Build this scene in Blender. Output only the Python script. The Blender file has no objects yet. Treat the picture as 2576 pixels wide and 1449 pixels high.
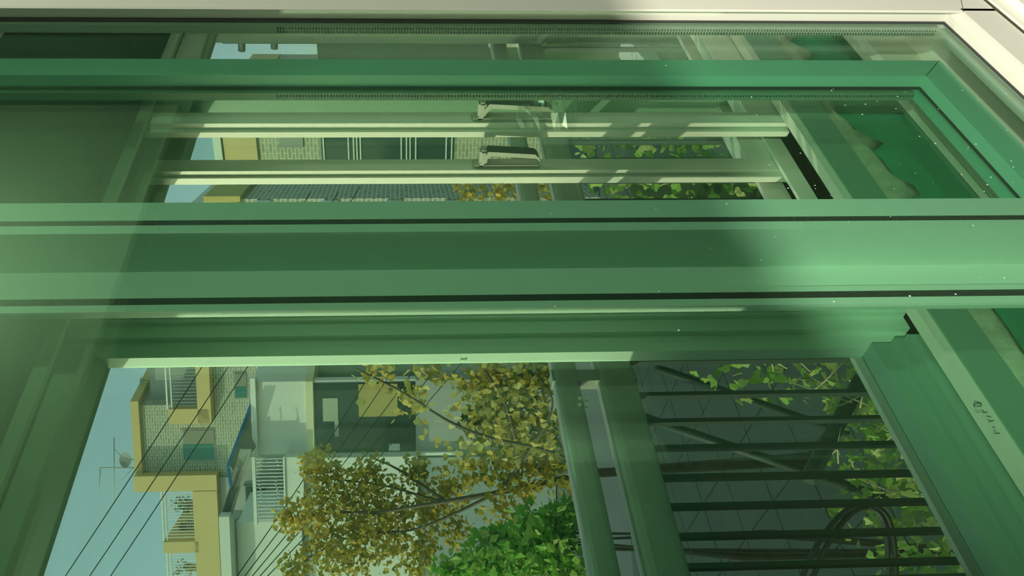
import bpy, bmesh, math, random
from mathutils import Vector, Matrix
random.seed(7)
scene = bpy.context.scene
C = scene.collection
# ------------------------------------------------------------------ camera
FPX, PPX, PPY = 1880.0, 1075.0, 724.5
ALPHA, PITCH, ROLL = math.radians(46.4), math.radians(2.28), math.radians(0.57)
EYE = Vector((0, 0, 1.5))
F = Vector((math.cos(ALPHA)*math.cos(PITCH), math.sin(ALPHA)*math.cos(PITCH), -math.sin(PITCH)))
R0 = Vector((math.sin(ALPHA), -math.cos(ALPHA), 0))
U0 = R0.cross(F)
R = R0*math.cos(ROLL) - U0*math.sin(ROLL)
U = U0*math.cos(ROLL) + R0*math.sin(ROLL)
cam = bpy.data.cameras.new('camera'); camo = bpy.data.objects.new('camera', cam); C.objects.link(camo)
m = Matrix((( -U.x, R.x, -F.x, EYE.x), (-U.y, R.y, -F.y, EYE.y), (-U.z, R.z, -F.z, EYE.z), (0, 0, 0, 1)))
camo.matrix_world = m
cam.sensor_width = 36; cam.sensor_fit = 'HORIZONTAL'
cam.lens = FPX/2576*36
cam.shift_x = (1288-PPX)/2576
cam.clip_start = 0.01; cam.clip_end = 500
scene.camera = camo
# ------------------------------------------------------------------ sky, sun, exposure
SUN_T = Vector((1.8, -1.0, -0.72)).normalized()      # direction the light travels
w = bpy.data.worlds.new('sky'); scene.world = w; w.use_nodes = True
nt = w.node_tree; bg = nt.nodes['Background']
sky = nt.nodes.new('ShaderNodeTexSky'); sky.sky_type = 'NISHITA'; sky.sun_disc = False
sky.sun_elevation = math.asin(-SUN_T.z); sky.sun_rotation = math.atan2(-SUN_T.x, -SUN_T.y)
sky.air_density = 1.0; sky.dust_density = 3.0; sky.ozone_density = 1.0
mxw = nt.nodes.new('ShaderNodeMix'); mxw.data_type = 'RGBA'; mxw.inputs[0].default_value = 0.55     # thin bright haze over the whole sky
mxw.inputs[7].default_value = (1.75, 1.85, 1.80, 1)
nt.links.new(sky.outputs[0], mxw.inputs[6]); nt.links.new(mxw.outputs[2], bg.inputs[0]); bg.inputs[1].default_value = 0.37
sun = bpy.data.lights.new('sun', 'SUN'); suno = bpy.data.objects.new('sun', sun); C.objects.link(suno)
sun.energy = 4.2; sun.angle = math.radians(0.6); sun.color = (1.0, 0.77, 0.64)
suno.rotation_euler = SUN_T.to_track_quat('-Z', 'Y').to_euler()
vs = scene.view_settings
vs.view_transform = 'Standard'; vs.look = 'None'; vs.gamma = 1; vs.use_curve_mapping = False
vs.exposure = 0.0
scene.cycles.transparent_max_bounces = 40      # many panes stand one behind another
# ------------------------------------------------------------------ geometry of the view: pixel -> point on a real plane
def ray(px, py): return F + (-U)*((px-PPX)/FPX) + R*((PPY-py)/FPX)
def atY(px, py, Y): d = ray(px, py); return EYE + d*(Y/d.y)
def atX(px, py, X): d = ray(px, py); return EYE + d*(X/d.x)
def atZ(px, py, Z): d = ray(px, py); return EYE + d*((Z-EYE.z)/d.z)
def atD(px, py, D): return EYE + ray(px, py)*D
def r(py, px=1300): d = ray(px, py); return d.x/d.y
# ------------------------------------------------------------------ materials
MATS = {}
def mat(name, col, rough=0.5, var=0.06, scale=8.0, bump=0.0, metal=0.0, spec=0.5, trans=0.0):
    if name in MATS: return MATS[name]
    M = bpy.data.materials.new(name); M.use_nodes = True; n = M.node_tree.nodes; l = M.node_tree.links
    b = n['Principled BSDF']; b.inputs['Roughness'].default_value = rough; b.inputs['Metallic'].default_value = metal
    b.inputs['Specular IOR Level'].default_value = spec
    tc = n.new('ShaderNodeTexCoord'); no = n.new('ShaderNodeTexNoise'); no.inputs['Scale'].default_value = scale
    no.inputs['Detail'].default_value = 5
    l.new(tc.outputs['Object'], no.inputs['Vector'])
    mx = n.new('ShaderNodeMix'); mx.data_type = 'RGBA'
    mx.inputs[6].default_value = (*[max(0, c*(1-var*2)) for c in col], 1)
    mx.inputs[7].default_value = (*[min(1, c*(1+var*2)) for c in col], 1)
    l.new(no.outputs['Fac'], mx.inputs[0]); l.new(mx.outputs[2], b.inputs['Base Color'])
    if bump:
        bp = n.new('ShaderNodeBump'); bp.inputs['Strength'].default_value = bump; bp.inputs['Distance'].default_value = 0.01
        l.new(no.outputs['Fac'], bp.inputs['Height']); l.new(bp.outputs[0], b.inputs['Normal'])
    if trans:
        tr = n.new('ShaderNodeBsdfTranslucent'); l.new(mx.outputs[2], tr.inputs['Color'])
        ms = n.new('ShaderNodeMixShader'); ms.inputs[0].default_value = trans
        l.new(b.outputs[0], ms.inputs[1]); l.new(tr.outputs[0], ms.inputs[2]); l.new(ms.outputs[0], n['Material Output'].inputs[0])
    MATS[name] = M
    return M
def glass(name, tint, refl=1.0, ior=1.5, rough=0.0):
    M = bpy.data.materials.new(name); M.use_nodes = True; n = M.node_tree.nodes; l = M.node_tree.links
    n.remove(n['Principled BSDF'])
    t = n.new('ShaderNodeBsdfTransparent'); t.inputs[0].default_value = (*[math.sqrt(c) for c in tint], 1)   # two faces per pane
    g = n.new('ShaderNodeBsdfGlossy'); g.inputs['Roughness'].default_value = rough; g.inputs[0].default_value = (0.9, 1.0, 0.93, 1)
    fr = n.new('ShaderNodeFresnel'); ge = n.new('ShaderNodeNewGeometry')      # same index entering and leaving the thin pane
    mi = n.new('ShaderNodeMapRange'); mi.inputs[3].default_value = ior; mi.inputs[4].default_value = 1/ior
    l.new(ge.outputs['Backfacing'], mi.inputs[0]); l.new(mi.outputs[0], fr.inputs[0])
    mu = n.new('ShaderNodeMath'); mu.operation = 'MULTIPLY'; mu.inputs[1].default_value = refl
    l.new(fr.outputs[0], mu.inputs[0])
    mx = n.new('ShaderNodeMixShader'); l.new(mu.outputs[0], mx.inputs[0]); l.new(t.outputs[0], mx.inputs[1]); l.new(g.outputs[0], mx.inputs[2])
    l.new(mx.outputs[0], n['Material Output'].inputs[0])
    MATS[name] = M
    return M
def brickmat(name, c1, c2, cm, sc):
    M = bpy.data.materials.new(name); M.use_nodes = True; n = M.node_tree.nodes; l = M.node_tree.links
    b = n['Principled BSDF']; b.inputs['Roughness'].default_value = 0.85
    tc = n.new('ShaderNodeTexCoord'); br = n.new('ShaderNodeTexBrick')
    br.inputs['Color1'].default_value = (*c1, 1); br.inputs['Color2'].default_value = (*c2, 1); br.inputs['Mortar'].default_value = (*cm, 1)
    br.inputs['Scale'].default_value = sc; br.inputs['Row Height'].default_value = 0.17; br.inputs['Mortar Size'].default_value = 0.022; br.inputs['Bias'].default_value = -0.2
    l.new(tc.outputs['UV'], br.inputs['Vector']); l.new(br.outputs['Color'], b.inputs['Base Color'])
    bp = n.new('ShaderNodeBump'); bp.inputs['Strength'].default_value = 0.6; bp.inputs['Distance'].default_value = 0.02
    bp.invert = True
    l.new(br.outputs['Fac'], bp.inputs['Height']); l.new(bp.outputs[0], b.inputs['Normal'])
    MATS[name] = M
    return M
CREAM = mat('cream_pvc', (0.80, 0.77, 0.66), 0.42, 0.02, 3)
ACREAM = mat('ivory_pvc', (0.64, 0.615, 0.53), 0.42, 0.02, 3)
SILLM = mat('sill_tinted', (0.22, 0.38, 0.28), 0.5, 0.05, 5)  # cream sill parts, the panes' green put into the colour
TINTED_DEEP = mat('cream_pvc_tinted_deep', (0.27, 0.60, 0.43), 0.4, 0.02, 3)  # cream frame of sash B with a deep glass tint in its colour
TINTED_PALE = mat('cream_pvc_tinted_pale', (0.62, 0.80, 0.64), 0.42, 0.02, 3)  # cream frame, lighter share of the glass tint painted in
TINTED = mat('cream_pvc_tinted', (0.55, 0.74, 0.60), 0.4, 0.02, 3)  # cream mullion carrying the green of the glass in its base colour
RUBBER = mat('black_rubber', (0.03, 0.035, 0.03), 0.7)
SPBAR = mat('spacer_bar', (0.20, 0.27, 0.19), 0.5)
BRUSH = mat('brush_pile', (0.055, 0.06, 0.045), 0.95, 0.3, 300, 0.6)
STEEL = mat('spacer_aluminium', (0.62, 0.66, 0.62), 0.35, 0.05, 40, metal=0.6)
HANDLE = mat('handle_plastic', (0.46, 0.45, 0.38), 0.3)
HDARK = mat('handle_dark', (0.05, 0.055, 0.05), 0.35)
WALLP = mat('wall_paint', (0.055, 0.14, 0.08), 0.8, 0.05, 4)
SPAND = mat('spandrel_concrete_tinted', (0.06, 0.34, 0.19), 0.9, 0.25, 9, 0.3)  # green of the stacked panes put into the concrete colour
FOAM = mat('sealing_foam', (0.46, 0.50, 0.36), 0.95, 0.2, 40, 0.5)
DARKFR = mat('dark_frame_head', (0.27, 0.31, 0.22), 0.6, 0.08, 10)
RAILM = mat('rail_metal', (0.36, 0.37, 0.33), 0.35, 0.08, 12, metal=0.3)
BARM = mat('baluster_metal', (0.022, 0.04, 0.03), 0.6, 0.1, 12)
WHITEP = mat('white_render', (0.72, 0.74, 0.68), 0.85, 0.05, 0.8)
YEL = mat('yellow_render', (0.66, 0.50, 0.24), 0.85, 0.06, 0.8)
GREYR = mat('grey_render', (0.36, 0.38, 0.36), 0.85, 0.06, 0.8)
BLUE = mat('blue_sheet', (0.03, 0.16, 0.42), 0.4)
ROOFM = mat('roof_siding', (0.30, 0.31, 0.27), 0.6, 0.1, 1.5)
WINDK = mat('dark_window_glass', (0.03, 0.055, 0.05), 0.08, 0.2, 0.6)
WINTL = mat('teal_window_glass', (0.05, 0.19, 0.16), 0.1, 0.2, 0.6)
BLIND = mat('window_blind', (0.26, 0.26, 0.21), 0.8)
WHITEM = mat('white_metal', (0.78, 0.80, 0.76), 0.35)
CABLE = mat('black_cable', (0.012, 0.015, 0.014), 0.6)
ASPH = mat('asphalt', (0.13, 0.15, 0.16), 0.9, 0.1, 2)
TILEM = mat('courtyard_tile', (0.10, 0.12, 0.09), 0.75, 0.15, 3)
GROUT = mat('grout', (0.10, 0.11, 0.10), 0.9)
BARK = mat('bark', (0.12, 0.09, 0.06), 0.9, 0.3, 20, 0.5)
GINK1 = mat('ginkgo_leaf_gold', (0.78, 0.50, 0.09), 0.6, 0.25, 3, trans=0.45)
GINK2 = mat('ginkgo_leaf_olive', (0.42, 0.36, 0.06), 0.6, 0.3, 3, trans=0.45)
LEAFG = mat('green_leaf', (0.24, 0.48, 0.06), 0.5, 0.35, 3, trans=0.4)
IVY1 = mat('ivy_leaf', (0.24, 0.40, 0.06), 0.5, 0.35, 4, trans=0.35)
IVY2 = mat('ivy_leaf_pale', (0.52, 0.55, 0.18), 0.5, 0.3, 4, trans=0.35)
TWIG = mat('dry_twig', (0.42, 0.36, 0.22), 0.9)
PLANK = mat('pale_plank', (0.42, 0.52, 0.30), 0.8, 0.1, 6)
CORR = mat('corrugated_sheet', (0.38, 0.52, 0.36), 0.6, 0.08, 5)
STONE = mat('olive_ledge', (0.30, 0.33, 0.13), 0.95, 0.25, 6, 0.5)  # olive tone with random variation
DARKW = mat('dark_reflected_wall', (0.02, 0.05, 0.03), 0.9, 0.15, 1.5)
BRICK = brickmat('grey_brick', (0.36, 0.37, 0.29), (0.26, 0.28, 0.22), (0.62, 0.63, 0.53), 1.0)
BRICK2 = brickmat('tan_brick', (0.42, 0.40, 0.27), (0.28, 0.29, 0.20), (0.66, 0.64, 0.48), 1.0)
GA = glass('green_glass_front', (0.735, 0.85, 0.775), 0.8)
GB = glass('green_glass_second', (0.80, 0.93, 0.85), 0.9)
GC = glass('green_glass_third', (0.86, 0.95, 0.89), 0.7)
GO = glass('clear_outer_glass', (0.86, 0.95, 0.90), 0.9)
FILM = glass('plastic_film', (0.86, 0.89, 0.85), 4.0, 1.45, 0.22)
DUST = mat('dust', (0.75, 0.8, 0.72), 0.9)
INK = mat('print_ink', (0.03, 0.07, 0.04), 0.8)
# ------------------------------------------------------------------ helpers
def link(o, parent=None):
    C.objects.link(o)
    if parent: o.parent = parent
    return o
def obj(name, bm, M, parent=None, smooth=False):
    bmesh.ops.recalc_face_normals(bm, faces=bm.faces)
    me = bpy.data.meshes.new(name); bm.to_mesh(me); bm.free()
    for q in (M if isinstance(M, (list, tuple)) else [M]): me.materials.append(q)
    if smooth:
        for p in me.polygons: p.use_smooth = True
    return link(bpy.data.objects.new(name, me), parent)
def empty(name, loc=(0, 0, 0)):
    o = bpy.data.objects.new(name, None); o.empty_display_size = 0.1; C.objects.link(o); o['anchor'] = 1
    return o
def tag(o, label, cat, group=None):
    o['label'] = label; o['category'] = cat
    if group: o['group'] = group
    return o
def thing(name, label, cat, group=None): return tag(empty(name), label, cat, group)
def struct(o, label=None, cat=None):
    o['kind'] = 'structure'
    if label: o['label'] = label
    if cat: o['category'] = cat
    return o
def hexa(bm, P):
    v = [bm.verts.new(p) for p in P]
    for f in ((0, 3, 2, 1), (4, 5, 6, 7), (0, 1, 5, 4), (1, 2, 6, 5), (2, 3, 7, 6), (3, 0, 4, 7)):
        bm.faces.new([v[i] for i in f])
def abox(bm, x0, x1, y0, y1, z0, z1):
    hexa(bm, [(x0, y0, z0), (x1, y0, z0), (x1, y1, z0), (x0, y1, z0), (x0, y0, z1), (x1, y0, z1), (x1, y1, z1), (x0, y1, z1)])
def box(name, x0, x1, y0, y1, z0, z1, M, parent=None, bev=0.0):
    bm = bmesh.new(); abox(bm, min(x0, x1), max(x0, x1), min(y0, y1), max(y0, y1), min(z0, z1), max(z0, z1))
    if bev: bmesh.ops.bevel(bm, geom=bm.edges[:], offset=bev, segments=2, affect='EDGES')
    return obj(name, bm, M, parent)
def prism(name, pts, z0, z1, M, parent=None):
    bm = bmesh.new()
    a = [bm.verts.new((x, y, z0)) for x, y in pts]; b = [bm.verts.new((x, y, z1)) for x, y in pts]
    n = len(pts)
    for i in range(n): bm.faces.new((a[i], a[(i+1) % n], b[(i+1) % n], b[i]))
    bm.faces.new(a[::-1]); bm.faces.new(b)
    return obj(name, bm, M, parent)
def extr_x(name, yz, x0, x1, M, parent=None):            # profile in the Y-Z plane run along X
    bm = bmesh.new()
    a = [bm.verts.new((x0, y, z)) for y, z in yz]; b = [bm.verts.new((x1, y, z)) for y, z in yz]
    n = len(yz)
    for i in range(n): bm.faces.new((a[i], a[(i+1) % n], b[(i+1) % n], b[i]))
    bm.faces.new(a[::-1]); bm.faces.new(b)
    return obj(name, bm, M, parent)
def tube_bm(bm, pts, rad, seg=8):
    rings = []
    n = len(pts)
    for i, p in enumerate(pts):
        p = Vector(p); d = (Vector(pts[min(i+1, n-1)]) - Vector(pts[max(i-1, 0)])).normalized()
        a = d.cross(Vector((0, 0, 1)));
        if a.length < 0.05: a = d.cross(Vector((1, 0, 0)))
        a.normalize(); b = d.cross(a)
        rr = rad[i] if isinstance(rad, (list, tuple)) else rad
        rings.append([bm.verts.new(p + a*math.cos(t*2*math.pi/seg)*rr + b*math.sin(t*2*math.pi/seg)*rr) for t in range(seg)])
    for i in range(n-1):
        for t in range(seg):
            bm.faces.new((rings[i][t], rings[i][(t+1) % seg], rings[i+1][(t+1) % seg], rings[i+1][t]))
    bm.faces.new(rings[0][::-1]); bm.faces.new(rings[-1])
def tube(name, pts, rad, M, parent=None, seg=8):
    bm = bmesh.new(); tube_bm(bm, pts, rad, seg); return obj(name, bm, M, parent, True)
def stairs(py0, Y0, seq):
    """plan polyline of a frame profile seen from the room: 'X' steps run outward, 'Y' steps run along the wall"""
    pts = [(r(py0)*Y0, Y0)]
    for py, k in seq:
        x, y = pts[-1]
        if k == 'Y': pts.append((r(py)*y, y))
        else: pts.append((x, x/r(py)))
    return pts
ZE = 1.5
# ================================================================== THE SETTING: room, window wall
struct(box('floor', -2.6, 3.2, -3.2, 0.95, -0.62, -0.5, mat('floor_wood', (0.09, 0.09, 0.06), 0.5, 0.1, 5)))
struct(box('ceiling', -2.6, 3.2, -3.2, 0.62, 3.6, 3.7, WALLP))
struct(box('trim_3', -2.6, 3.2, -0.98, -0.84, 2.56, 3.6, mat('added_beam_paint', (0.42, 0.60, 0.38), 0.8)), 'unseen beam added across the room to cut the spot light', 'beam')  # added beam: cuts the spot's upper edge and shows in the panes
LAMP_P = Vector((-1.9, -1.80, 3.33))
LM = thing('added_spot', 'unseen spot lamp added behind the camera to light the lower inner frames', 'lamp')  # added lamp, makes the light patch on the inner frames
bm = bmesh.new(); bmesh.ops.create_cone(bm, cap_ends=True, segments=24, radius1=.06, radius2=.06, depth=.03, matrix=Matrix.Translation(LAMP_P+Vector((0, 0, .215)))); obj('ceiling_rose', bm, WHITEM, LM)
bm = bmesh.new(); bmesh.ops.create_cone(bm, cap_ends=False, segments=24, radius1=.13, radius2=.05, depth=.10, matrix=Matrix.Translation(LAMP_P+Vector((0, 0, .11)))); obj('shade', bm, WHITEM, LM)
tube('cord', [LAMP_P+Vector((0, 0, .2)), LAMP_P+Vector((0, 0, .15))], .004, CABLE, LM, 6)
lp = bpy.data.lights.new('added_spot_light', 'SPOT'); lp.energy = 1350; lp.shadow_soft_size = 0.02; lp.spot_size = math.radians(26); lp.spot_blend = 0.6; lp.color = (1.0, .96, .86)
lpo = bpy.data.objects.new('added_spot_bulb', lp); link(lpo, LM); lpo.location = LAMP_P; lpo.rotation_euler = Vector((math.cos(math.radians(35.5)), math.sin(math.radians(35.5)), -math.tan(math.radians(35.5)))).to_track_quat('-Z', 'Y').to_euler()
CL = thing('bounce_fill_lamp', 'unseen round fill lamp added behind the beam for bounce light', 'lamp')  # added fill, lifts the shaded frames by bounced light
bm = bmesh.new(); bmesh.ops.create_cone(bm, cap_ends=True, segments=32, radius1=.20, radius2=.22, depth=.05, matrix=Matrix.Translation((0.5, -1.5, 3.575))); obj('housing', bm, WHITEM, CL)
l3 = bpy.data.lights.new('bounce_fill_light', 'POINT'); l3.energy = 200; l3.shadow_soft_size = 0.12; l3.color = (1.0, .97, .90)
l3o = bpy.data.objects.new('bounce_fill_bulb', l3); link(l3o, CL); l3o.location = (0.5, -1.5, 3.42)
WS = thing('fill_lamp', 'unseen fill lamp on a stand added behind the camera', 'lamp')  # added fill for the room-facing sides of the frames
LP2 = Vector((0.45, -1.30, 1.72))
tube('stand', [Vector((LP2.x, LP2.y, -0.5)), LP2-Vector((0, 0, .12))], .014, CABLE, WS, 8)
bm = bmesh.new(); bmesh.ops.create_cone(bm, cap_ends=True, segments=24, radius1=.14, radius2=.13, depth=.03, matrix=Matrix.Translation((LP2.x, LP2.y, -0.485))); obj('base', bm, CABLE, WS)
l4 = bpy.data.lights.new('fill_light', 'POINT'); l4.energy = 62; l4.shadow_soft_size = 0.07; l4.color = (1.0, .97, .90)
l4o = bpy.data.objects.new('fill_bulb', l4); link(l4o, WS); l4o.location = LP2
DL = thing('veil_fill_lamp', 'unseen fill lamp added on the ceiling between the beam and the window', 'lamp')  # added fill, brightens the beam so its reflection veils the glass
DLP = Vector((1.9, -0.1, 3.585))
bm = bmesh.new(); bmesh.ops.create_cone(bm, cap_ends=True, segments=24, radius1=.09, radius2=.10, depth=.03, matrix=Matrix.Translation(DLP)); obj('housing', bm, WHITEM, DL)
l2 = bpy.data.lights.new('veil_fill_light', 'POINT'); l2.energy = 68; l2.shadow_soft_size = 0.08; l2.color = (1.0, .96, .84)
l2o = bpy.data.objects.new('veil_fill_bulb', l2); link(l2o, DL); l2o.location = DLP-Vector((0, 0, .10))
struct(box('wall_back', -2.6, 3.2, -3.3, -3.2, -0.5, 3.6, WALLP))
struct(box('wall_left', -2.7, -2.6, -3.2, 0.95, -0.5, 3.6, WALLP))
struct(box('wall_right', 3.2, 3.3, -3.2, 0.95, -0.5, 3.6, WALLP))
bm = bmesh.new()                                         # window wall around the opening
abox(bm, -2.6, 3.2, 0.56, 0.80, -0.5, ZE-1.12)
abox(bm, -2.6, 3.2, 0.56, 0.80, ZE+0.84, 3.6)
abox(bm, -2.6, -0.62, 0.56, 0.80, ZE-1.12, ZE+0.84)
abox(bm, 1.86, 3.2, 0.56, 0.80, ZE-1.12, ZE+0.84)
struct(obj('wall_window', bm, WALLP))
bm = bmesh.new()                                         # outer skin of the wall
abox(bm, -2.6, 3.2, 0.83, 1.0, -2.0, ZE-0.80)
struct(obj('wall_spandrel', bm, SPAND)); bm = bmesh.new()
abox(bm, -2.6, 3.2, 0.80, 1.0, ZE+0.50, 2.9)
abox(bm, -2.6, 0.10, 0.955, 1.0, ZE-0.80, ZE+0.50)
abox(bm, -2.6, 0.05, 0.80, 0.955, ZE-0.80, ZE+0.50)
abox(bm, 1.86, 3.2, 0.80, 1.0, ZE-0.80, ZE+0.50)
abox(bm, -2.6, 0.40, 1.0, 1.2, -2.0, ZE-0.235)      # unseen low wall added to shade the lower outer stile
struct(obj('wall_outer', bm, mat('dark_render', (0.06, 0.10, 0.065), .9, .1, 3)))
# cavity floor and head
struct(box('trim_1', -2.6, 3.2, 0.80, 0.83, ZE-1.12, ZE-1.06, SPAND))
struct(box('trim_2', -0.6, 1.86, 0.80, 0.955, ZE+0.495, ZE+0.84, DARKFR))
# ================================================================== INNER WINDOW
def sash_bars(T, x0, x1, yf, yb, zb, zt, zrail, wl, wr, M, pts_left=None, pts_right=None):
    if wr: prism('stile', pts_right or [(x1, yf), (x1+wr, yf), (x1+wr, yb), (x1, yb)], zb-zrail, zt+zrail, M, T)
    if wl: prism('stile', pts_left or [(x0-wl, yf), (x0, yf), (x0, yb), (x0-wl, yb)], zb-zrail, zt+zrail, M, T)
def spacer(T, p0, p1, d_in, wdt, n, M=STEEL):
    """perforated spacer bar between two panes: strip p0-p1, teeth across it"""
    bm = bmesh.new(); p0 = Vector(p0); p1 = Vector(p1); d_in = Vector(d_in)
    L = (p1-p0)
    for i in range(n):
        a = p0 + L*((i+0.15)/n); b = p0 + L*((i+0.6)/n)
        q = [a, b, b+d_in*wdt, a+d_in*wdt]
        e = Vector((0, 0.0012, 0))
        hexa(bm, [*q, *[k+e for k in q]])
    o = obj('spacer_perforation', bm, M, T); o['kind'] = 'stuff'
    return o
# ---- sash A, nearest the camera
A = thing('window_sash', 'cream framed window sash nearest the camera, sunlit at its lower corner', 'window sash')
XA, ZA = 1.2, ZE-0.955
xa2 = r(24)*0.578
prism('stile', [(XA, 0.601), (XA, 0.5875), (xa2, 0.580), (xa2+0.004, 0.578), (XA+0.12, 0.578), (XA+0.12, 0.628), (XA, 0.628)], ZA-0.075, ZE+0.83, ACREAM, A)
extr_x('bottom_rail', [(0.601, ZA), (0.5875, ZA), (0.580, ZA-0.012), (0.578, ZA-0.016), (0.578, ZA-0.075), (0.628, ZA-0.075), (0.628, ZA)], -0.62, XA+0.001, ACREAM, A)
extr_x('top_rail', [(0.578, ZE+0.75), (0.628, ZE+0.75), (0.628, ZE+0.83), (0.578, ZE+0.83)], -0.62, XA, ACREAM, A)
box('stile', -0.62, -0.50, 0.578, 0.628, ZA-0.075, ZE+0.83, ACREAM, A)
bm = bmesh.new(); hexa(bm, [(xa2, .5776, ZA-.0155), (xa2, .5776, ZA-.0145), (XA+.118, .5776, ZA-.073), (XA+.118, .5776, ZA-.074), (xa2, .5782, ZA-.0155), (xa2, .5782, ZA-.0145), (XA+.118, .5782, ZA-.073), (XA+.118, .5782, ZA-.074)])
obj('mitre_joint', bm, INK, A)
box('glass_pane', -0.5, XA, 0.6035, 0.6055, ZA, ZE+0.75, GA, A)
box('glass_pane', -0.5, XA, 0.6225, 0.6245, ZA, ZE+0.75, GA, A)
box('gasket', XA-0.004, XA, 0.6010, 0.6034, ZA, ZE+0.75, RUBBER, A)
box('gasket', -0.5, XA-0.004, 0.6010, 0.6034, ZA, ZA+0.003, RUBBER, A)
sp = box('spacer_bar', XA-0.012, XA-0.0005, 0.607, 0.621, ZA+0.012, ZE+0.7, SPBAR, A)
box('spacer_bar', -0.5, XA-0.012, 0.607, 0.621, ZA+0.0005, ZA+0.012, SPBAR, A)
spacer(sp, (XA-0.0125, 0.6105, ZA+0.015), (XA-0.0125, 0.6105, ZE+0.2), (0, 1, 0), 0.0025, 230)
spacer(sp, (XA-0.0125, 0.6165, ZA+0.015), (XA-0.0125, 0.6165, ZE+0.2), (0, 1, 0), 0.0025, 230)
# ---- sash B behind it (corner coloured with the glass tint, dark pane)
B = thing('window_sash', 'window sash just behind the cream sash, frame coloured with the glass tint, mitred lower corner, broad meeting stile', 'window sash')
YB = 0.655
xo, xi = r(150)*YB, r(190)*YB
ZBo, ZBi = ZE-0.955, ZE-0.905
prism('stile', [(xi, 0.676), (xi, YB), (xo, YB), (xo, 0.70), (xi, 0.70)], ZBi-0.052, ZE+0.83, TINTED_DEEP, B)
mull = stairs(505, 0.645, [(549, 'Y')])
xm = r(581)*0.645
M1 = [(r(505)*0.645, 0.645), (r(549)*0.645, 0.645), (r(549)*0.645, 0.652), (r(561)*0.645, 0.652), (r(561)*0.645, 0.645), (xm, 0.645), (xm, xm/r(676)), (r(505)*0.645, xm/r(676))]
prism('meeting_stile', M1, ZBi-0.052, ZE+0.83, TINTED, B)
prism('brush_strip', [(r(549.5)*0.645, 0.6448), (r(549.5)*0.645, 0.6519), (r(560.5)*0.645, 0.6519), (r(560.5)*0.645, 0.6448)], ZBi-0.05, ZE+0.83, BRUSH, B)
extr_x('bottom_rail', [(0.676, ZBi), (YB, ZBi), (YB, ZBo), (0.70, ZBo), (0.70, ZBi)], r(505)*0.645, xi, TINTED_DEEP, B)
extr_x('top_rail', [(YB, ZE+0.74), (0.70, ZE+0.74), (0.70, ZE+0.83), (YB, ZE+0.83)], r(505)*0.645, xi, TINTED, B)
box('glass_pane', r(505)*0.645, xi, 0.678, 0.680, ZBi, ZE+0.74, GB, B)
box('gasket', xi-0.004, xi, 0.6755, 0.678, ZBi, ZE+0.74, RUBBER, B)
extr_x('gasket', [(0.6755, ZBi), (0.678, ZBi), (0.678, ZBi+0.003), (0.6755, ZBi+0.003)], r(505)*0.645, xi-0.004, RUBBER, B)
sp = box('spacer_bar', xi-0.012, xi-0.0005, 0.681, 0.695, ZBi+0.012, ZE+0.7, DARKFR, B)
spacer(sp, (xi-0.0125, 0.6845, ZBi+0.012), (xi-0.0125, 0.6845, ZE+0.2), (0, 1, 0), 0.003, 210)
# mitre line of the corner
bm = bmesh.new(); hexa(bm, [(xi, YB-0.0006, ZBi-0.0006), (xi+0.001, YB-0.0006, ZBi-0.0006), (xo, YB-0.0006, ZBo+0.0006), (xo-0.001, YB-0.0006, ZBo), (xi, YB, ZBi+0.0006), (xi+0.001, YB, ZBi), (xo, YB, ZBo+0.0012), (xo-0.001, YB, ZBo)])
obj('mitre_joint', bm, RUBBER, B)
# ---- sash C, left of the mullion
Cs = thing('window_sash', 'narrow grooved stile coloured with the glass tint, left of the broad mullion, with its clear pane', 'window sash')
YC = 0.700
yb_ = xm/r(676)
prism('interlock', [(xm, yb_), (r(727)*yb_, yb_), (r(727)*yb_, yb_+.0004), (xm, yb_+.0004)], ZBi-0.05, ZE+0.83, TINTED_PALE, Cs)
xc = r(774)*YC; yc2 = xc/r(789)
prism('stile', [(r(727)*YC, YC), (r(741)*YC, YC), (r(741)*YC, YC+0.006), (r(757)*YC, YC+0.006), (r(757)*YC, YC), (xc, YC), (xc, yc2), (xc+.021, yc2), (xc+.021, 0.735), (r(727)*YC+.02, 0.735), (r(727)*YC+.02, yb_+.0005), (r(727)*YC, yb_+.0005)], ZBi-0.05, ZE+0.83, TINTED_PALE, Cs)  # hidden back step added to stop sun leaking onto the mullion
prism('brush_strip', [(r(741.5)*YC, YC-0.0005), (r(741.5)*YC, YC+0.0059), (r(756.5)*YC, YC+0.0059), (r(756.5)*YC, YC-0.0005)], ZBi-0.05, ZE+0.83, BRUSH, Cs)
box('glass_pane', -0.5, xc, 0.7045, 0.7065, ZBi, ZE+0.74, GC, Cs)
box('bottom_rail', -0.5, xc, YC, 0.735, ZBi-0.05, ZBi-0.012, TINTED_PALE, Cs)
box('top_rail', -0.5, xc, YC, 0.735, ZE+0.74, ZE+0.83, TINTED_PALE, Cs)
box('stile', -0.58, -0.5, YC, 0.735, ZBi-0.05, ZE+0.83, TINTED_PALE, Cs)
# inner window frame: tracks at the bottom, jambs
fr = struct(extr_x('window_1', [(0.56, ZE-1.06), (0.572, ZE-1.06), (0.572, ZE-1.034), (0.576, ZE-1.034), (0.576, ZE-1.05), (0.632, ZE-1.05), (0.632, ZE-1.012), (0.640, ZE-1.012), (0.640, ZE-1.05), (0.742, ZE-1.05), (0.742, ZE-0.97), (0.76, ZE-0.97), (0.76, ZE-1.0), (0.80, ZE-1.0), (0.80, ZE-1.12), (0.56, ZE-1.12)], -0.62, 1.86, CREAM), 'cream inner window frame with sliding tracks below the sashes', 'window frame')
box('jamb', 1.80, 1.86, 0.56, 0.80, ZE-1.05, ZE+0.84, CREAM, fr)
box('jamb', -0.68, -0.62, 0.56, 0.80, ZE-1.12, ZE+0.84, CREAM, fr)
box('head', -0.62, 1.80, 0.56, 0.80, ZE+0.835, ZE+0.9, CREAM, fr)
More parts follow.
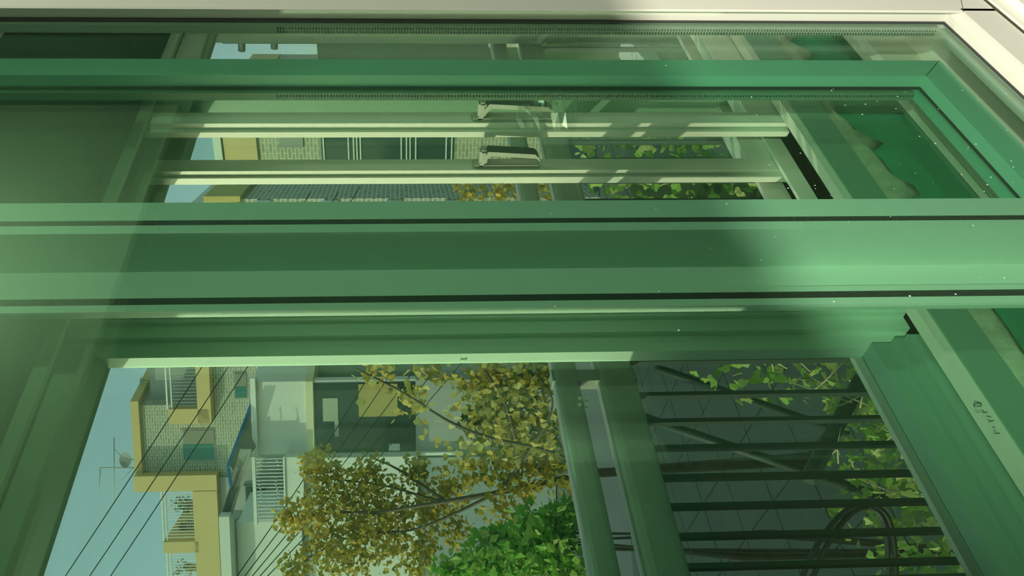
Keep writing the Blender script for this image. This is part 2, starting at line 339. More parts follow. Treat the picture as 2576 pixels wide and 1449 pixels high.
# sealing foam along the cavity floor
def foam(name, x0, x1, y, z, h0, h1, seed, parent, n=60):
    rn = random.Random(seed); bm = bmesh.new()
    top, bot, fr_ = [], [], []
    v = 0.5
    for i in range(n+1):
        x = x0 + (x1-x0)*i/n
        v = max(0, min(1, v + rn.uniform(-.28, .28)))
        spike = rn.random() < 0.07
        hh = h0 + (h1-h0)*v + (0.03 if spike else 0)
        top.append((x, y, z)); bot.append((x, y+0.004, z-hh)); fr_.append((x, y-0.008-0.006*v, z-hh*0.5))
    vt = [bm.verts.new(p) for p in top]; vf = [bm.verts.new(p) for p in fr_]; vb = [bm.verts.new(p) for p in bot]
    vk = [bm.verts.new((p[0], y+0.01, p[2])) for p in bot]
    for i in range(n):
        bm.faces.new((vt[i], vt[i+1], vf[i+1], vf[i])); bm.faces.new((vf[i], vf[i+1], vb[i+1], vb[i])); bm.faces.new((vb[i], vb[i+1], vk[i+1], vk[i]))
    return obj(name, bm, FOAM, parent, True)
# ================================================================== OUTER WINDOW
ow = struct(extr_x('window_2', [(0.815, ZE-0.80), (0.815, ZE-0.775), (0.835, ZE-0.775), (0.835, ZE-0.80), (0.895, ZE-0.80), (0.895, ZE-0.765), (0.902, ZE-0.765), (0.902, ZE-0.80), (0.955, ZE-0.80), (0.955, ZE-0.75), (0.965, ZE-0.75), (0.965, ZE-0.815), (0.815, ZE-0.815)], 0.05, 1.86, CREAM), 'outer window frame with sliding tracks, sunlit sill and dark head', 'window frame')
extr_x('casing', [(0.812, ZE-0.79), (0.822, ZE-0.79), (0.822, ZE-0.86), (0.812, ZE-0.85)], 0.05, 1.86, SILLM, ow)
foam('sealing_foam', 0.05, 1.86, 0.825, ZE-0.855, 0.005, 0.055, 3, ow, 70)
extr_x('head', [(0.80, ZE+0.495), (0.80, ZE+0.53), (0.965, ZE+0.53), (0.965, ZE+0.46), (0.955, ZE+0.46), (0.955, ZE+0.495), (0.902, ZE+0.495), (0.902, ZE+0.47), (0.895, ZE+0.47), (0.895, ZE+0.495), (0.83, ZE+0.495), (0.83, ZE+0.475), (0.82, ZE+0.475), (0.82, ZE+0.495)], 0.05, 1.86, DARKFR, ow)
ZO0, ZO1 = ZE-0.79, ZE+0.49
mk = bmesh.new()
def stroke(p0, p1, w_=1.2):
    a = atY(*p0, 0.8115); b = atY(*p1, 0.8115); d = (b-a).normalized()*0.0; n_ = Vector((0, 1, 0)).cross((b-a).normalized())*w_*0.0004
    v = [mk.verts.new(p) for p in (a-n_, a+n_, b+n_, b-n_)]; mk.faces.new(v)
for q in (((2450, 1010), (2466, 1013)), ((2452, 1016), (2468, 1014)), ((2452, 1016), (2450, 1023)), ((2468, 1014), (2468, 1022)), ((2450, 1023), (2467, 1022)), ((2454, 1036), (2466, 1037)), ((2468, 1032), (2476, 1034)), ((2470, 1038), (2484, 1037)), ((2482, 1047), (2494, 1049)), ((2484, 1055), (2492, 1060)), ((2488, 1061), (2500, 1058)), ((2495, 1074), (2504, 1076)), ((2500, 1082), (2506, 1085)), ((2500, 1091), (2516, 1090))): stroke(*q)
o = obj('pen_mark', mk, INK, ow); o['kind'] = 'stuff'
# handles
def handle(parent, pxa, pxb, py, Y, seed):
    a = atY(pxa, py, Y); b = atY(pxb, py, Y)
    za, zb = a.z, b.z                      # za upper, zb lower
    x = (a.x+b.x)/2
    h = thing_part = bpy.data.objects.new('handle', None); link(h, parent)
    bm = bmesh.new(); abox(bm, x-0.014, x+0.014, Y-0.006, Y, zb-0.005, za+0.012)
    bmesh.ops.bevel(bm, geom=bm.edges[:], offset=0.003, segments=2, affect='EDGES')
    obj('handle_plate', bm, HANDLE, h)
    bm = bmesh.new(); N = 14; L = za-zb; rows = []
    for i in range(N+1):
        t = i/N; z = za - L*t
        out = 0.034*min(1, t/0.13)*(1-0.25*t) if t < 0.97 else 0.018
        th = 0.010
        yo = Y-0.006-out
        rows.append([bm.verts.new(p) for p in ((x-0.011, yo, z), (x+0.011, yo, z), (x+0.011, yo+th, z-0.004), (x-0.011, yo+th, z-0.004))])
    for i in range(N):
        for k in range(4): bm.faces.new((rows[i][k], rows[i][(k+1) % 4], rows[i+1][(k+1) % 4], rows[i+1][k]))
    bm.faces.new(rows[0]); bm.faces.new(rows[-1][::-1])
    bmesh.ops.recalc_face_normals(bm, faces=bm.faces)
    for f in bm.faces:
        f.material_index = 1 if f.normal.y < -0.5 else 0
    obj('handle_grip', bm, [HANDLE, HDARK], h)
    bm = bmesh.new(); abox(bm, x-0.012, x+0.012, Y-0.040, Y-0.006, za-0.016, za)
    bmesh.ops.bevel(bm, geom=bm.edges[:], offset=0.004, segments=2, affect='EDGES')
    obj('handle_post', bm, HANDLE, h)
    return x, za, zb
def film(parent, x, y, z0, z1, seed, wd=0.05):
    rn = random.Random(seed); bm = bmesh.new(); n, k = 14, 8; g = []
    for i in range(n+1):
        row = []
        for j in range(k+1):
            u = j/k
            row.append(bm.verts.new((x-wd/2+wd*u+rn.uniform(-.004, .004), y-0.062*math.sin(math.pi*u)**0.6*(1-0.5*i/n)+rn.uniform(-.006, .006), z0+(z1-z0)*i/n+rn.uniform(-.004, .004))))
        g.append(row)
    for i in range(n):
        for j in range(k):
            bm.faces.new((g[i][j], g[i][j+1], g[i+1][j+1])); bm.faces.new((g[i][j], g[i+1][j+1], g[i+1][j]))
    return obj('plastic_wrap', bm, FILM, parent)
def sash_rails(T, x0, x1, yf, yb, M):
    extr_x('bottom_rail', [(yf, ZO0), (yb, ZO0), (yb, ZO0+0.075), (yf, ZO0+0.075)], x0, x1, M, T)
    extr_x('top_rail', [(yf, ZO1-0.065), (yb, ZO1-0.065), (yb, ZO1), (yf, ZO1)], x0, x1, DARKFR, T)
# S2
S2 = thing('window_sash', 'cream outer sash farthest right, handle wrapped in crumpled clear plastic', 'window sash')
Y2 = 0.84
p2 = stairs(283, Y2, [(310, 'Y'), (325, 'X'), (332, 'Y'), (345, 'X')])
x_in = p2[-1][0]; p2 += [(p2[0][0], p2[-1][1]), ]
prism('stile', p2, ZO0, ZO1, CREAM, S2)
x2r = p2[0][0]
box('glass_pane', x2r, 1.74, Y2+.008, Y2+.010, ZO0+0.075, ZO1-0.065, GO, S2)
sash_rails(S2, x2r, 1.74, Y2, Y2+.035, CREAM)
box('stile', 1.74, 1.80, Y2, Y2+.035, ZO0, ZO1, CREAM, S2)
hx, hza, hzb = handle(S2, 1200, 1385, 297, Y2, 1)
film(S2, hx-.004, Y2-0.004, hzb-0.045, hza-0.072, 5, 0.075)
# S3
S3 = thing('window_sash', 'cream outer sash second from the right, bare handle and two bright sunlit edges', 'window sash')
Y3 = 0.905
p3 = stairs(400, Y3, [(428, 'Y'), (440, 'X'), (446, 'Y'), (461, 'X')])
p3 += [(p3[0][0], p3[-1][1])]
prism('stile', p3, ZO0, ZO1, CREAM, S3)
box('glass_pane', p3[0][0], r(238)*0.878, 0.922, 0.924, ZO0+0.075, ZO1-0.065, GO, S3)
sash_rails(S3, p3[0][0], r(238)*0.878, Y3, 0.945, CREAM)
handle(S3, 1203, 1350, 414, Y3, 2)
x3r = r(238)*0.878
box('stile', x3r, x3r+0.045, 0.878, 0.945, ZO0, ZO1, mat('dimmed_pvc', (0.26, 0.38, 0.26), .45, .03, 3), S3)  # stile colour darkened so the sunlit post stays dim
# S4
S4 = thing('window_sash', 'cream outer sash at the lower left, stepped stile with small dark letters', 'window sash')
Y4 = 0.84
p4 = stairs(765, Y4, [(780, 'Y'), (792, 'X'), (798, 'Y'), (809, 'X'), (838, 'Y'), (850, 'X'), (888, 'Y'), (912, 'X')])
x4l = p4[-1][0]; y4l = p4[-1][1]
p4 += [(p4[0][0], p4[-1][1])]
prism('stile', p4, ZO0, ZO1, TINTED_PALE, S4)
box('glass_pane', 0.05, x4l, y4l-0.004, y4l-0.002, ZO0+0.075, ZO1-0.06, GO, S4)
extr_x('bottom_rail', [(Y4, ZO0), (y4l, ZO0), (y4l, ZO0+0.075), (Y4+0.02, ZO0+0.075), (Y4+0.02, ZO0+0.045), (Y4+0.008, ZO0+0.045), (Y4+0.008, ZO0+0.03), (Y4, ZO0+0.03)], 0.05, x4l, SILLM, S4)
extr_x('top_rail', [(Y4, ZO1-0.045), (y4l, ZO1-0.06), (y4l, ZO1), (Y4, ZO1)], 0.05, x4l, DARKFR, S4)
def letters(parent, txt, size, mtx, M):
    cu = bpy.data.curves.new('printed_mark', 'FONT'); cu.body = txt; cu.size = size; cu.extrude = 0.0001
    o = bpy.data.objects.new('tmp', cu); C.objects.link(o)
    dg = bpy.context.evaluated_depsgraph_get(); me = bpy.data.meshes.new_from_object(o.evaluated_get(dg))
    bpy.data.objects.remove(o)
    me.materials.append(M); q = bpy.data.objects.new('printed_mark', me); link(q, parent); q.matrix_world = mtx
    return q
# letters read along the stile (downwards), on its outward-stepping face (normal -X)
P = atX(1158, 906, x4l)
mt = Matrix(((0, -0.0, -1, x4l-0.0006), (0, -1, 0, P.y), (-1, 0, 0, P.z), (0, 0, 0, 1)))
letters(S4, 'HF', 0.0085, mt, INK)
# ================================================================== RAILING
YR = 1.05
RL = thing('balcony_railing', 'grey metal railing with two rounded rails and dark balusters outside the window', 'railing')
def rail(name, h0, h1, yd, M):
    z0, z1 = ZE-h1, ZE-h0; n = 10; cy = YR+yd/2; cz = (z0+z1)/2
    prof = [(cy+math.copysign(abs(math.cos(t*2*math.pi/20))**0.6, math.cos(t*2*math.pi/20))*yd/2, cz+math.copysign(abs(math.sin(t*2*math.pi/20))**0.6, math.sin(t*2*math.pi/20))*(z1-z0)/2) for t in range(20)]
    return extr_x(name, prof, 0.2, 2.6, M, RL)
rail('top_rail', 0.272, 0.318, 0.035, RAILM)
rail('mid_rail', 0.350, 0.420, 0.035, RAILM)
rail('bottom_rail', 0.855, 0.885, 0.03, RAILM)
bp = box('baluster', -0.004, 0.004, YR+0.008, YR+0.020, ZE-0.86, ZE-0.40, BARM, RL)
xs = [r(py, 1900)*(YR+0.012) for py in (990, 1057, 1123, 1197, 1270, 1345, 1422)]
xs += [xs[0]+0.075*i for i in range(1, 22)]
bp.location.x = xs[0]
for x in xs[1:]:
    q = bp.copy(); q.location.x = x; link(q, RL)
for x in (r(940, 1470)*YR, 2.0):
    box('bracket', x-0.012, x+0.012, YR+0.004, YR+0.03, ZE-0.42, ZE-0.27, RAILM, RL)
bolts = bmesh.new()
for k in range(4):
    q = atY(1458+18*(k % 2), 1004+16*(k//2), YR); abox(bolts, q.x-0.003, q.x+0.003, YR-0.003, YR+0.004, q.z-0.003, q.z+0.003)
obj('bolt', bolts, WHITEM, RL)
# rail supports: struts down to the wall, brace bars below
def bar2(name, a, b, rad, M, label, cat, group=None): return tag(tube(name, [a, b], rad, M, None, 6), label, cat, group)
bar2('brace_bar', atD(2035, 1205, 1.9), atD(2165, 955, 2.1), 0.022, BARM, 'thick dark diagonal brace bar below the railing', 'brace bar')
bar2('brace_bar', atD(1590, 1040, 2.3), atD(2230, 1255, 2.2), 0.014, BARM, 'long thin dark bar crossing behind the balusters', 'brace bar')
bar2('brace_bar', atD(1650, 925, 2.3), atD(2130, 1090, 2.4), 0.013, BARM, 'dark bar slanting under the mid rail near the mullion', 'brace bar')
def curve_pts(cps, n=10):
    out = []
    P = [cps[0]]+list(cps)+[cps[-1]]
    for i in range(1, len(P)-2):
        a, b, c, d = P[i-1], P[i], P[i+1], P[i+2]
        for t in range(n):
            t /= n
            out.append(0.5*((2*b)+(c-a)*t+(2*a-5*b+4*c-d)*t*t+(3*b-a-3*c+d)*t*t*t))
    out.append(P[-2]); return out
for off, lab in ((0, 'black hose looping up behind the lower balusters, outer loop'), (28, 'black hose looping up behind the lower balusters, inner loop')):
    cp = [atD(x, y, 1.75) for x, y in ((2000+off, 1500), (2045+off, 1390-off*.2), (2110+off*.8, 1300), (2170+off*.4, 1268+off*.3), (2225-off*.3, 1290+off*.3), (2248-off*.6, 1360), (2256-off*.6, 1500))]
    tag(tube('hose', curve_pts(cp), 0.0065, CABLE, None, 8), lab, 'hose', 'hose loops under the railing')
# ================================================================== GROUND
ZG = -2.2
g = box('ground', -60, 90, 1.0, 120, ZG-0.3, ZG-0.03, ASPH); struct(g, 'grey asphalt alley and ground between the buildings', 'ground'); g.name = 'floor_ground'
ct = struct(box('floor_courtyard', 0.2, 12.0, 1.1, 10.9, ZG-0.05, ZG-0.008, GROUT), 'dark tiled courtyard below the railing', 'courtyard')
tb = None
for i in range(14):
    for j in range(12):
        if tb is None: tb = box('tile', -0.395, 0.395, -0.395, 0.395, -0.02, 0, TILEM, ct, 0.004); q = tb
        else: q = tb.copy(); link(q, ct)
        q.location = (0.65+0.8*i, 1.55+0.8*j, ZG+random.uniform(0, 0.004))
# ================================================================== BUILDINGS
LH = thing('added_shed', 'unseen low shed added to shade the courtyard', 'shed')  # off-view shade caster, added to keep sun off the courtyard
box('wall', -12, -1.0, 4.2, 9.2, ZG, 1.35, GREYR, LH); box('roof', -12.1, -0.95, 4.1, 9.3, 1.35, 1.5, ROOFM, LH)
LH2 = thing('added_shed', 'second unseen shed added for shade, past a gap that lets sun through', 'shed')  # also an added shade caster; the gap leaves a sun patch
box('wall', -12, -1.0, 10.1, 15, ZG, 1.9, GREYR, LH2); box('roof', -12.1, -0.95, 10.0, 15.1, 1.9, 2.05, ROOFM, LH2)
EL = Vector((-0.621, 0.784, 0)); ER = -EL; NB = Vector((-0.784, -0.621, 0))
DS = Vector((0.949, 0.316, 0))
class Fac:
    def __init__(s, dist, er=ER, n=NB, ds=DS):
        s.o = EYE + Vector((F.x, F.y, 0)).normalized()*dist; s.er, s.n, s.ds = er.normalized(), n.normalized(), ds.normalized()
    def pt(s, px, py, off=0):
        d = ray(px, py); o = s.o + s.n*off
        return EYE + d*((o-EYE).dot(s.n)/d.dot(s.n))
    def rect(s, x0, x1, y0, y1, off=0):
        ym, xm_ = (y0+y1)/2, (x0+x1)/2
        z1, z0 = s.pt(x0, ym, off).z, s.pt(x1, ym, off).z
        a = s.pt(xm_, y1, off); b = s.pt(xm_, y0, off)     # left, right ends
        return a, b, z0, z1
    def block(s, name, px, M, parent, off=0.0, depth=0.2, skew=False, uv=None, zmin=None):
        a, b, z0, z1 = s.rect(*px, off)
        if zmin is not None: z0 = zmin
        bk = (s.ds if skew else -s.n)*depth
        P = [Vector((a.x, a.y, z0)), Vector((b.x, b.y, z0)), Vector((b.x, b.y, z0))+bk, Vector((a.x, a.y, z0))+bk]
        bm = bmesh.new(); hexa(bm, [*P, *[p+Vector((0, 0, z1-z0)) for p in P]])
        bmesh.ops.recalc_face_normals(bm, faces=bm.faces)
        if uv:
            l = bm.loops.layers.uv.new('UVMap')
            for f in bm.faces:
                nrm = f.normal; t = Vector((0, 0, 1)).cross(nrm)
                if t.length < 0.1: t = Vector((1, 0, 0))
                t.normalize()
                for lp in f.loops:
                    c = lp.vert.co; lp[l].uv = (c.dot(t)*uv, c.z*uv if abs(nrm.z) < .5 else c.y*uv)
        return obj(name, bm, M, parent)
def window(fac, px, parent, off, glassm=WINDK, fw=3, depth=0.12):
    wd = fac.block('window', px, WHITEM, parent, off+0.03, 0.10)
    fac.block('pane', (px[0]+fw, px[1]-fw, px[2]+fw, px[3]-fw), glassm, wd, off+0.045, 0.03)
    return wd
# ---- building A: brick with yellow trim
FA = Fac(23)
BA = thing('brick_house', 'grey brick house with yellow trim and rooftop terrace', 'building')
FA.block('wall', (352, 1000, 1015, 1197), BRICK, BA, 0, 9, True, 2.2, ZG)
FA.block('wall', (524, 1000, 850, 1015), BRICK, BA, 0, 9, True, 2.2, ZG)
FA.block('parapet', (333, 353, 1010, 1197), YEL, BA, 0.15, 9.2, True)
w1 = FA.block('window', (457, 541, 1079, 1161), GREYR, BA, 0.02, 0.1)
FA.block('blind', (461, 538, 1083, 1117), BLIND, w1, 0.035, 0.03)
FA.block('pane', (461, 538, 1118, 1157), WINTL, w1, 0.035, 0.03)
w1 = FA.block('window', (589, 622, 938, 1003), GREYR, BA, 0.02, 0.1)
FA.block('pane', (591, 620, 940, 972), BLIND, w1, 0.035, 0.03)
FA.block('pane', (591, 620, 974, 1001), WINTL, w1, 0.035, 0.03)
# side balcony: yellow balcony_slab and upstand, railing
FA.block('balcony_slab', (493, 527, 850, 1066), YEL, BA, .4, .5)
FA.block('balcony_wall', (424, 527, 1029, 1066), YEL, BA, .4, .5)
FA.block('balcony_back_wall', (375, 495, 850, 1012), GREYR, BA, -0.3, 0.3)
FA.block('handrail', (414, 418, 850, 1029), WHITEM, BA, .38, 0.06)
FA.block('handrail', (426, 429, 850, 1029), WHITEM, BA, .38, 0.05)
for k in range(16): FA.block('baluster', (428, 494, 893+k*8.5, 894.6+k*8.5), GREYR, BA, .36, 0.03)
# yellow terraces to the left
FA.block('terrace_wall', (336, 545, 1197, 1236), YEL, BA, .35, 1.0)
FA.block('terrace_slab', (491, 552, 1236, 1520), YEL, BA, .35, 3, False)
FA.block('terrace_wall', (411, 500, 1363, 1391), YEL, BA, .35, 3, False)
FA.block('wall', (550, 1000, 1197, 1560), GREYR, BA, 0.1, 4, False, None, ZG)
for (y0, y1, x0) in ((1236, 1362, 407), (1391, 1520, 421)):
    FA.block('handrail', (x0, x0+3.5, y0, y1), WHITEM, BA, .33, 0.06)
    FA.block('handrail', (x0+10, x0+12, y0, y1), WHITEM, BA, .33, 0.05)
    nn = int((y1-y0)/7.5)
    for k in range(nn): FA.block('baluster', (x0+3, 492, y0+3+k*7.5, y0+4.2+k*7.5), WHITEM, BA, .31, 0.03)
# antenna and dish on the parapet
AN = thing('tv_antenna', 'thin rooftop television antenna with crossed rods above the parapet', 'antenna')
fp = lambda px, py, off=0: FA.pt(px, py, off)
tube('mast', [fp(356, 1177, -.5), fp(250, 1177, -.5)], 0.018, GREYR, AN, 6)
tube('rod', [fp(287, 1100, -.5), fp(287, 1262, -.5)], 0.014, GREYR, AN, 6)
tube('rod', [fp(252, 1178, -.5), fp(249, 1240, -.5)], 0.012, GREYR, AN, 6)
tube('stay', [fp(288, 1130, -.5), fp(335, 1180, -.5)], 0.008, GREYR, AN, 5)
tube('stay', [fp(288, 1225, -.5), fp(335, 1178, -.5)], 0.008, GREYR, AN, 5)
def dish(name, px, py, rad, off, label):
    T = thing(name, label, 'satellite dish'); c = fp(px, py, off); bm = bmesh.new(); rings = []
    ax = (NB*0.8+Vector((0, 0, .35))+ER*.2).normalized(); u = ax.cross(Vector((0, 0, 1))).normalized(); v = ax.cross(u)
    for i in range(5):
        rr = rad*i/4
        if i == 0: rings.append([bm.verts.new(c-ax*rad*.22)]); continue
        rings.append([bm.verts.new(c-ax*rad*.22*(1-(i/4)**2)+u*math.cos(t*math.pi/12)*rr+v*math.sin(t*math.pi/12)*rr) for t in range(24)])
    for t in range(24): bm.faces.new((rings[0][0], rings[1][t], rings[1][(t+1) % 24]))
    for i in range(1, 4):
        for t in range(24): bm.faces.new((rings[i][t], rings[i+1][t], rings[i+1][(t+1) % 24], rings[i][(t+1) % 24]))
    obj('reflector', bm, mat('dish_grey', (0.34, 0.36, 0.33), 0.5), T, True)
    tube('feed_arm', [c-v*rad*.9*(1 if v.z > 0 else -1), c+ax*rad*.7], 0.012, GREYR, T, 5)
    tube('mount', [c-ax*rad*.2, c-ax*rad*.3-Vector((0, 0, rad*1.2))], 0.02, GREYR, T, 5)
dish('satellite_dish', 315, 1157, 0.25, -1.2, 'round grey satellite dish on the yellow parapet')
dish('satellite_dish', 357, 957, 0.10, -.6, 'small satellite dish on the receding parapet corner')
# balcony plants
def leaf_cloud(name, centre, rad, n, size, M, parent=None, seed=0, squash=(1, 1, 1)):
    rn = random.Random(seed); bm = bmesh.new()
    for _ in range(n):
        d = Vector((rn.gauss(0, 1), rn.gauss(0, 1), rn.gauss(0, 1))).normalized()*(rn.random()**0.45)
        p = Vector(centre) + Vector((d.x*rad*squash[0], d.y*rad*squash[1], d.z*rad*squash[2]))
        leaf_bm(bm, p, size*rn.uniform(.6, 1.3), rn)
    o = obj(name, bm, M, parent); o['kind'] = 'stuff'
    return o
def leaf_bm(bm, p, s, rn, kind='oval', mi=None):
    a = Vector((rn.gauss(0, 1), rn.gauss(0, 1), rn.gauss(0, 1))).normalized(); b = a.cross(Vector((rn.gauss(0, 1), rn.gauss(0, 1), rn.gauss(0, 1)))).normalized(); c = a.cross(b)
    if kind == 'oval':
        q = [p, p+a*s*.4+b*s*.3+c*s*.08, p+a*s, p+a*s*.4-b*s*.3+c*s*.08]
        v = [bm.verts.new(k) for k in q]; fs = [bm.faces.new((v[0], v[1], v[2])), bm.faces.new((v[0], v[2], v[3]))]
    else:
        q = [p, p+a*s*.62+b*s*.55, p+a*s*.95+b*s*.28+c*s*.1, p+a*s*.82+c*s*.12, p+a*s*.95-b*s*.28+c*s*.1, p+a*s*.62-b*s*.55]
        v = [bm.verts.new(k) for k in q]; fs = [bm.faces.new((v[0], v[i], v[i+1])) for i in range(1, 5)]
    if mi is not None:
        for f in fs: f.material_index = mi
def pot_plant(px, py, off, rad, label, seed):
    T = thing('potted_plant', label, 'plant', 'plants on the yellow terraces'); c = fp(px, py, off)
    leaf_cloud('foliage', c, rad, 120, .12, mat('terrace_leaf', (0.20, 0.22, 0.10), .7, .3, 3), T, seed, (.8, .8, 1.3))
    z = fp(492, py, off).z; bm = bmesh.new(); bmesh.ops.create_cone(bm, cap_ends=True, segments=12, radius1=.12, radius2=.17, depth=.28, matrix=Matrix.Translation((c.x, c.y, z+.14)))
    obj('pot', bm, ROOFM, T)
pot_plant(465, 1268, -0.6, .36, 'sparse shrub behind the upper terrace railing', 11)
pot_plant(470, 1325, -0.6, .22, 'dark shrub by the terrace corner', 12)
pot_plant(468, 1430, -0.6, .36, 'leafy plant behind the lower terrace railing', 13)
# ---- building B: white render with big window, in front
FB = Fac(17)
BB = thing('white_house', 'white rendered house with large dark window and corrugated side roof', 'building')
FB.block('wall', (640, 786, 960, 1142), WHITEP, BB, 0, 6, True)
FB.block('corner_trim', (770, 789, 960, 1146), mat('cream_render', (0.72, 0.70, 0.48), .85), BB, 0.06, 6, True)
FB.block('gutter', (632, 645, 952, 1148), WHITEM, BB, 0.15, 0.2)
FB.block('base_wall', (1046, 1300, 955, 1152), GREYR, BB, 0, 6, True, None, ZG)
wb = FB.block('window', (787, 1050, 956, 1150), WHITEM, BB, -0.02, 0.3)
FB.block('pane', (792, 1046, 962, 1141), WINDK, wb, -0.005, 0.05)
FB.block('sill', (786, 1160, 1141, 1148), WHITEM, wb, 0.1, 0.2)
FB.block('side_wall', (789, 1052, 900, 956), mat('side_render_shaded', (0.33, 0.42, 0.36), .85), BB, -1.2, 5, True)  # shading of the side put into the render colour
FB.block('back_wall', (645, 789, 880, 960), WHITEP, BB, -1.0, 4, True)
FB.block('blind', (902, 1000, 966, 1048), mat('ochre_panel', (0.42, 0.34, 0.12), .8), wb, 0.01, 0.03)
FB.block('curtain', (812, 850, 1002, 1060), mat('pale_curtain', (0.40, 0.44, 0.34), .8), wb, 0.01, 0.03)
FB.block('curtain', (842, 852, 1058, 1098), mat('pale_curtain', (0.40, 0.44, 0.34), .8), wb, 0.01, 0.03)
FB.block('white_bowl', (978, 1006, 1117, 1134), WHITEM, wb, 0.02, 0.05)
# left wing of B, under it
FB.block('wall', (600, 762, 1312, 1560), WHITEP, BB, 0.3, 3)
FB.block('wall', (718, 764, 1150, 1312), WHITEP, BB, 0.3, 3)
FB.block('slab_shadow', (762, 795, 1148, 1560), GREYR, BB, 0.15, 3)  # recessed grey strip standing for the shadow under the slab
FB.block('wall', (794, 1052, 1150, 1560), WHITEP, BB, 0.3, 3)
FB.block('base_wall', (1052, 1300, 1150, 1560), mat('base_blue_grey', (0.30, 0.36, 0.36), .85), BB, 0.1, 3, False, None, ZG)
FB.block('terrace_back', (600, 720, 1150, 1312), ROOFM, BB, -1.5, 0.3)
wt = FB.block('window', (612, 672, 1222, 1272), ROOFM, BB, -1.45, 0.1)
FB.block('pane', (618, 668, 1226, 1268), WINDK, wt, -1.43, 0.05)
FB.block('handrail', (636, 644, 1150, 1322), WHITEM, BB, 0.35, 0.08)
FB.block('handrail', (714, 718, 1150, 1312), WHITEM, BB, 0.35, 0.06)
for k in range(18): FB.block('baluster', (644, 716, 1154+k*9, 1155.6+k*9), WHITEM, BB, 0.33, 0.03)
FB.block('fascia', (556, 582, 1300, 1560), WHITEP, BB, 0.8, 0.5)
FB.block('wall', (582, 604, 1306, 1560), GREYR, BB, 0.2, 0.5)
# slanted corrugated roof edge and blue sheet
def quadslab(name, pix, fac, off, th, M, parent):
    P = [fac.pt(x, y, o) for (x, y), o in zip(pix, off if isinstance(off, (list, tuple)) else [off]*4)]
    n = (P[1]-P[0]).cross(P[3]-P[0]).normalized()
    bm = bmesh.new(); hexa(bm, [*P, *[p+n*th for p in P]]); return obj(name, bm, M, parent)
for k in range(7):
    a0, a1 = k/7, (k+.8)/7
    L = lambda p, q, t: (p[0]+(q[0]-p[0])*t, p[1]+(q[1]-p[1])*t)
    quadslab('siding_board', [L((555, 1300), (630, 1130), 0), L((555, 1300), (632, 1128), 1) if 0 else L((556+a0*28, 1300), (604+a0*30, 1130), 1), L((556+a1*28, 1300), (604+a1*30, 1130), 1), (556+a1*28, 1300)], FB, 0.55, 0.05, ROOFM, BB)
quadslab('roof_sheet', [(640, 985), (570, 1168), (577, 1172), (645, 990)], FB, [-.2, .6, .6, -.2], 0.06, BLUE, BB)
quadslab('roof_sheet', [(570, 1168), (579, 1224), (586, 1222), (577, 1168)], FB, [.6, .7, .7, .6], 0.06, BLUE, BB)
quadslab('roof_underside', [(645, 990), (577, 1172), (590, 1190), (646, 1120)], FB, [-.2, .55, .5, .1], 0.04, ROOFM, BB)
# string lights along the terrace rail
SL = thing('string_lights', 'string of small white bulbs draped along the terrace railing', 'string lights')
for row, px0 in enumerate((655, 697)):
    pts = []
    for k in range(15):
        px = px0+3*math.sin(k*.9); q = FB.pt(px, 1160+k*10, 0.45); pts.append(q)
        bm = bmesh.new(); bmesh.ops.create_icosphere(bm, subdivisions=1, radius=0.022, matrix=Matrix.Translation(q)); obj('bulb', bm, WHITEM, SL)
    tube('wire', pts, 0.004, CABLE, SL, 5)
# ---- building D: tan brick block seen between the outer sashes
FD = Fac(20, Vector((0.30, -0.954, 0)), Vector((-0.954, -0.30, 0)), Vector((0.954, 0.30, 0)))
BD = thing('tan_brick_house', 'tan brick house with orange trim and barred windows seen between the sashes', 'building')
FD.block('wall', (640, 1000, 250, 503), BRICK2, BD, 0, 5, False, 1.9, ZG)
FD.block('corner_trim', (561, 645, 250, 478), YEL, BD, 0.12, 5)
FD.block('corner_trim', (624, 645, 478, 504), YEL, BD, 0.12, 5)
FD.block('railing_panel', (542, 562, 330, 496), WHITEP, BD, 0.2, 2)
FD.block('railing_panel', (562, 625, 480, 500), WHITEM, BD, 0.2, 2)
for (x0, x1) in ((806, 1140),):
    wd = FD.block('window', (x0, x1, 300, 501), ROOFM, BD, 0.05, 0.1)
    FD.block('pane', (x0+4, x1, 304, 498), WINDK, wd, 0.07, 0.03)
    for k in (814, 876, 889, 897, 906, 1008, 1021, 1030, 1044, 1120, 1134): FD.block('window_bar', (k, k+3.2, 300, 501), WHITEM, wd, 0.14, 0.04)
FD.block('window', (702, 762, 340, 372), ROOFM, BD, 0.06, 0.1)
FE = Fac(14, Vector((0.45, -0.893, 0)), Vector((-0.893, -0.45, 0)), Vector((0.893, 0.45, 0)))
BE = thing('tan_brick_annex', 'lower brick annex with yellow capped terrace and wall fan units', 'building')
FE.block('wall', (600, 1000, 500, 660), BRICK, BE, 0, 2, False, 2.0, ZG)
FE.block('terrace_cap', (512, 604, 494, 508), mat('ochre_cap', (0.52, 0.42, 0.14), .85), BE, 0.2, 2)
FE.block('terrace_wall', (518, 580, 508, 660), mat('cream_wall', (0.70, 0.62, 0.36), .85), BE, 0.1, 2)
FE.block('terrace_wall', (580, 604, 508, 660), mat('ochre_cap', (0.52, 0.42, 0.14), .85), BE, 0.15, 2)
FE.block('terrace_wall', (486, 518, 512, 660), WHITEP, BE, 0.0, 2)
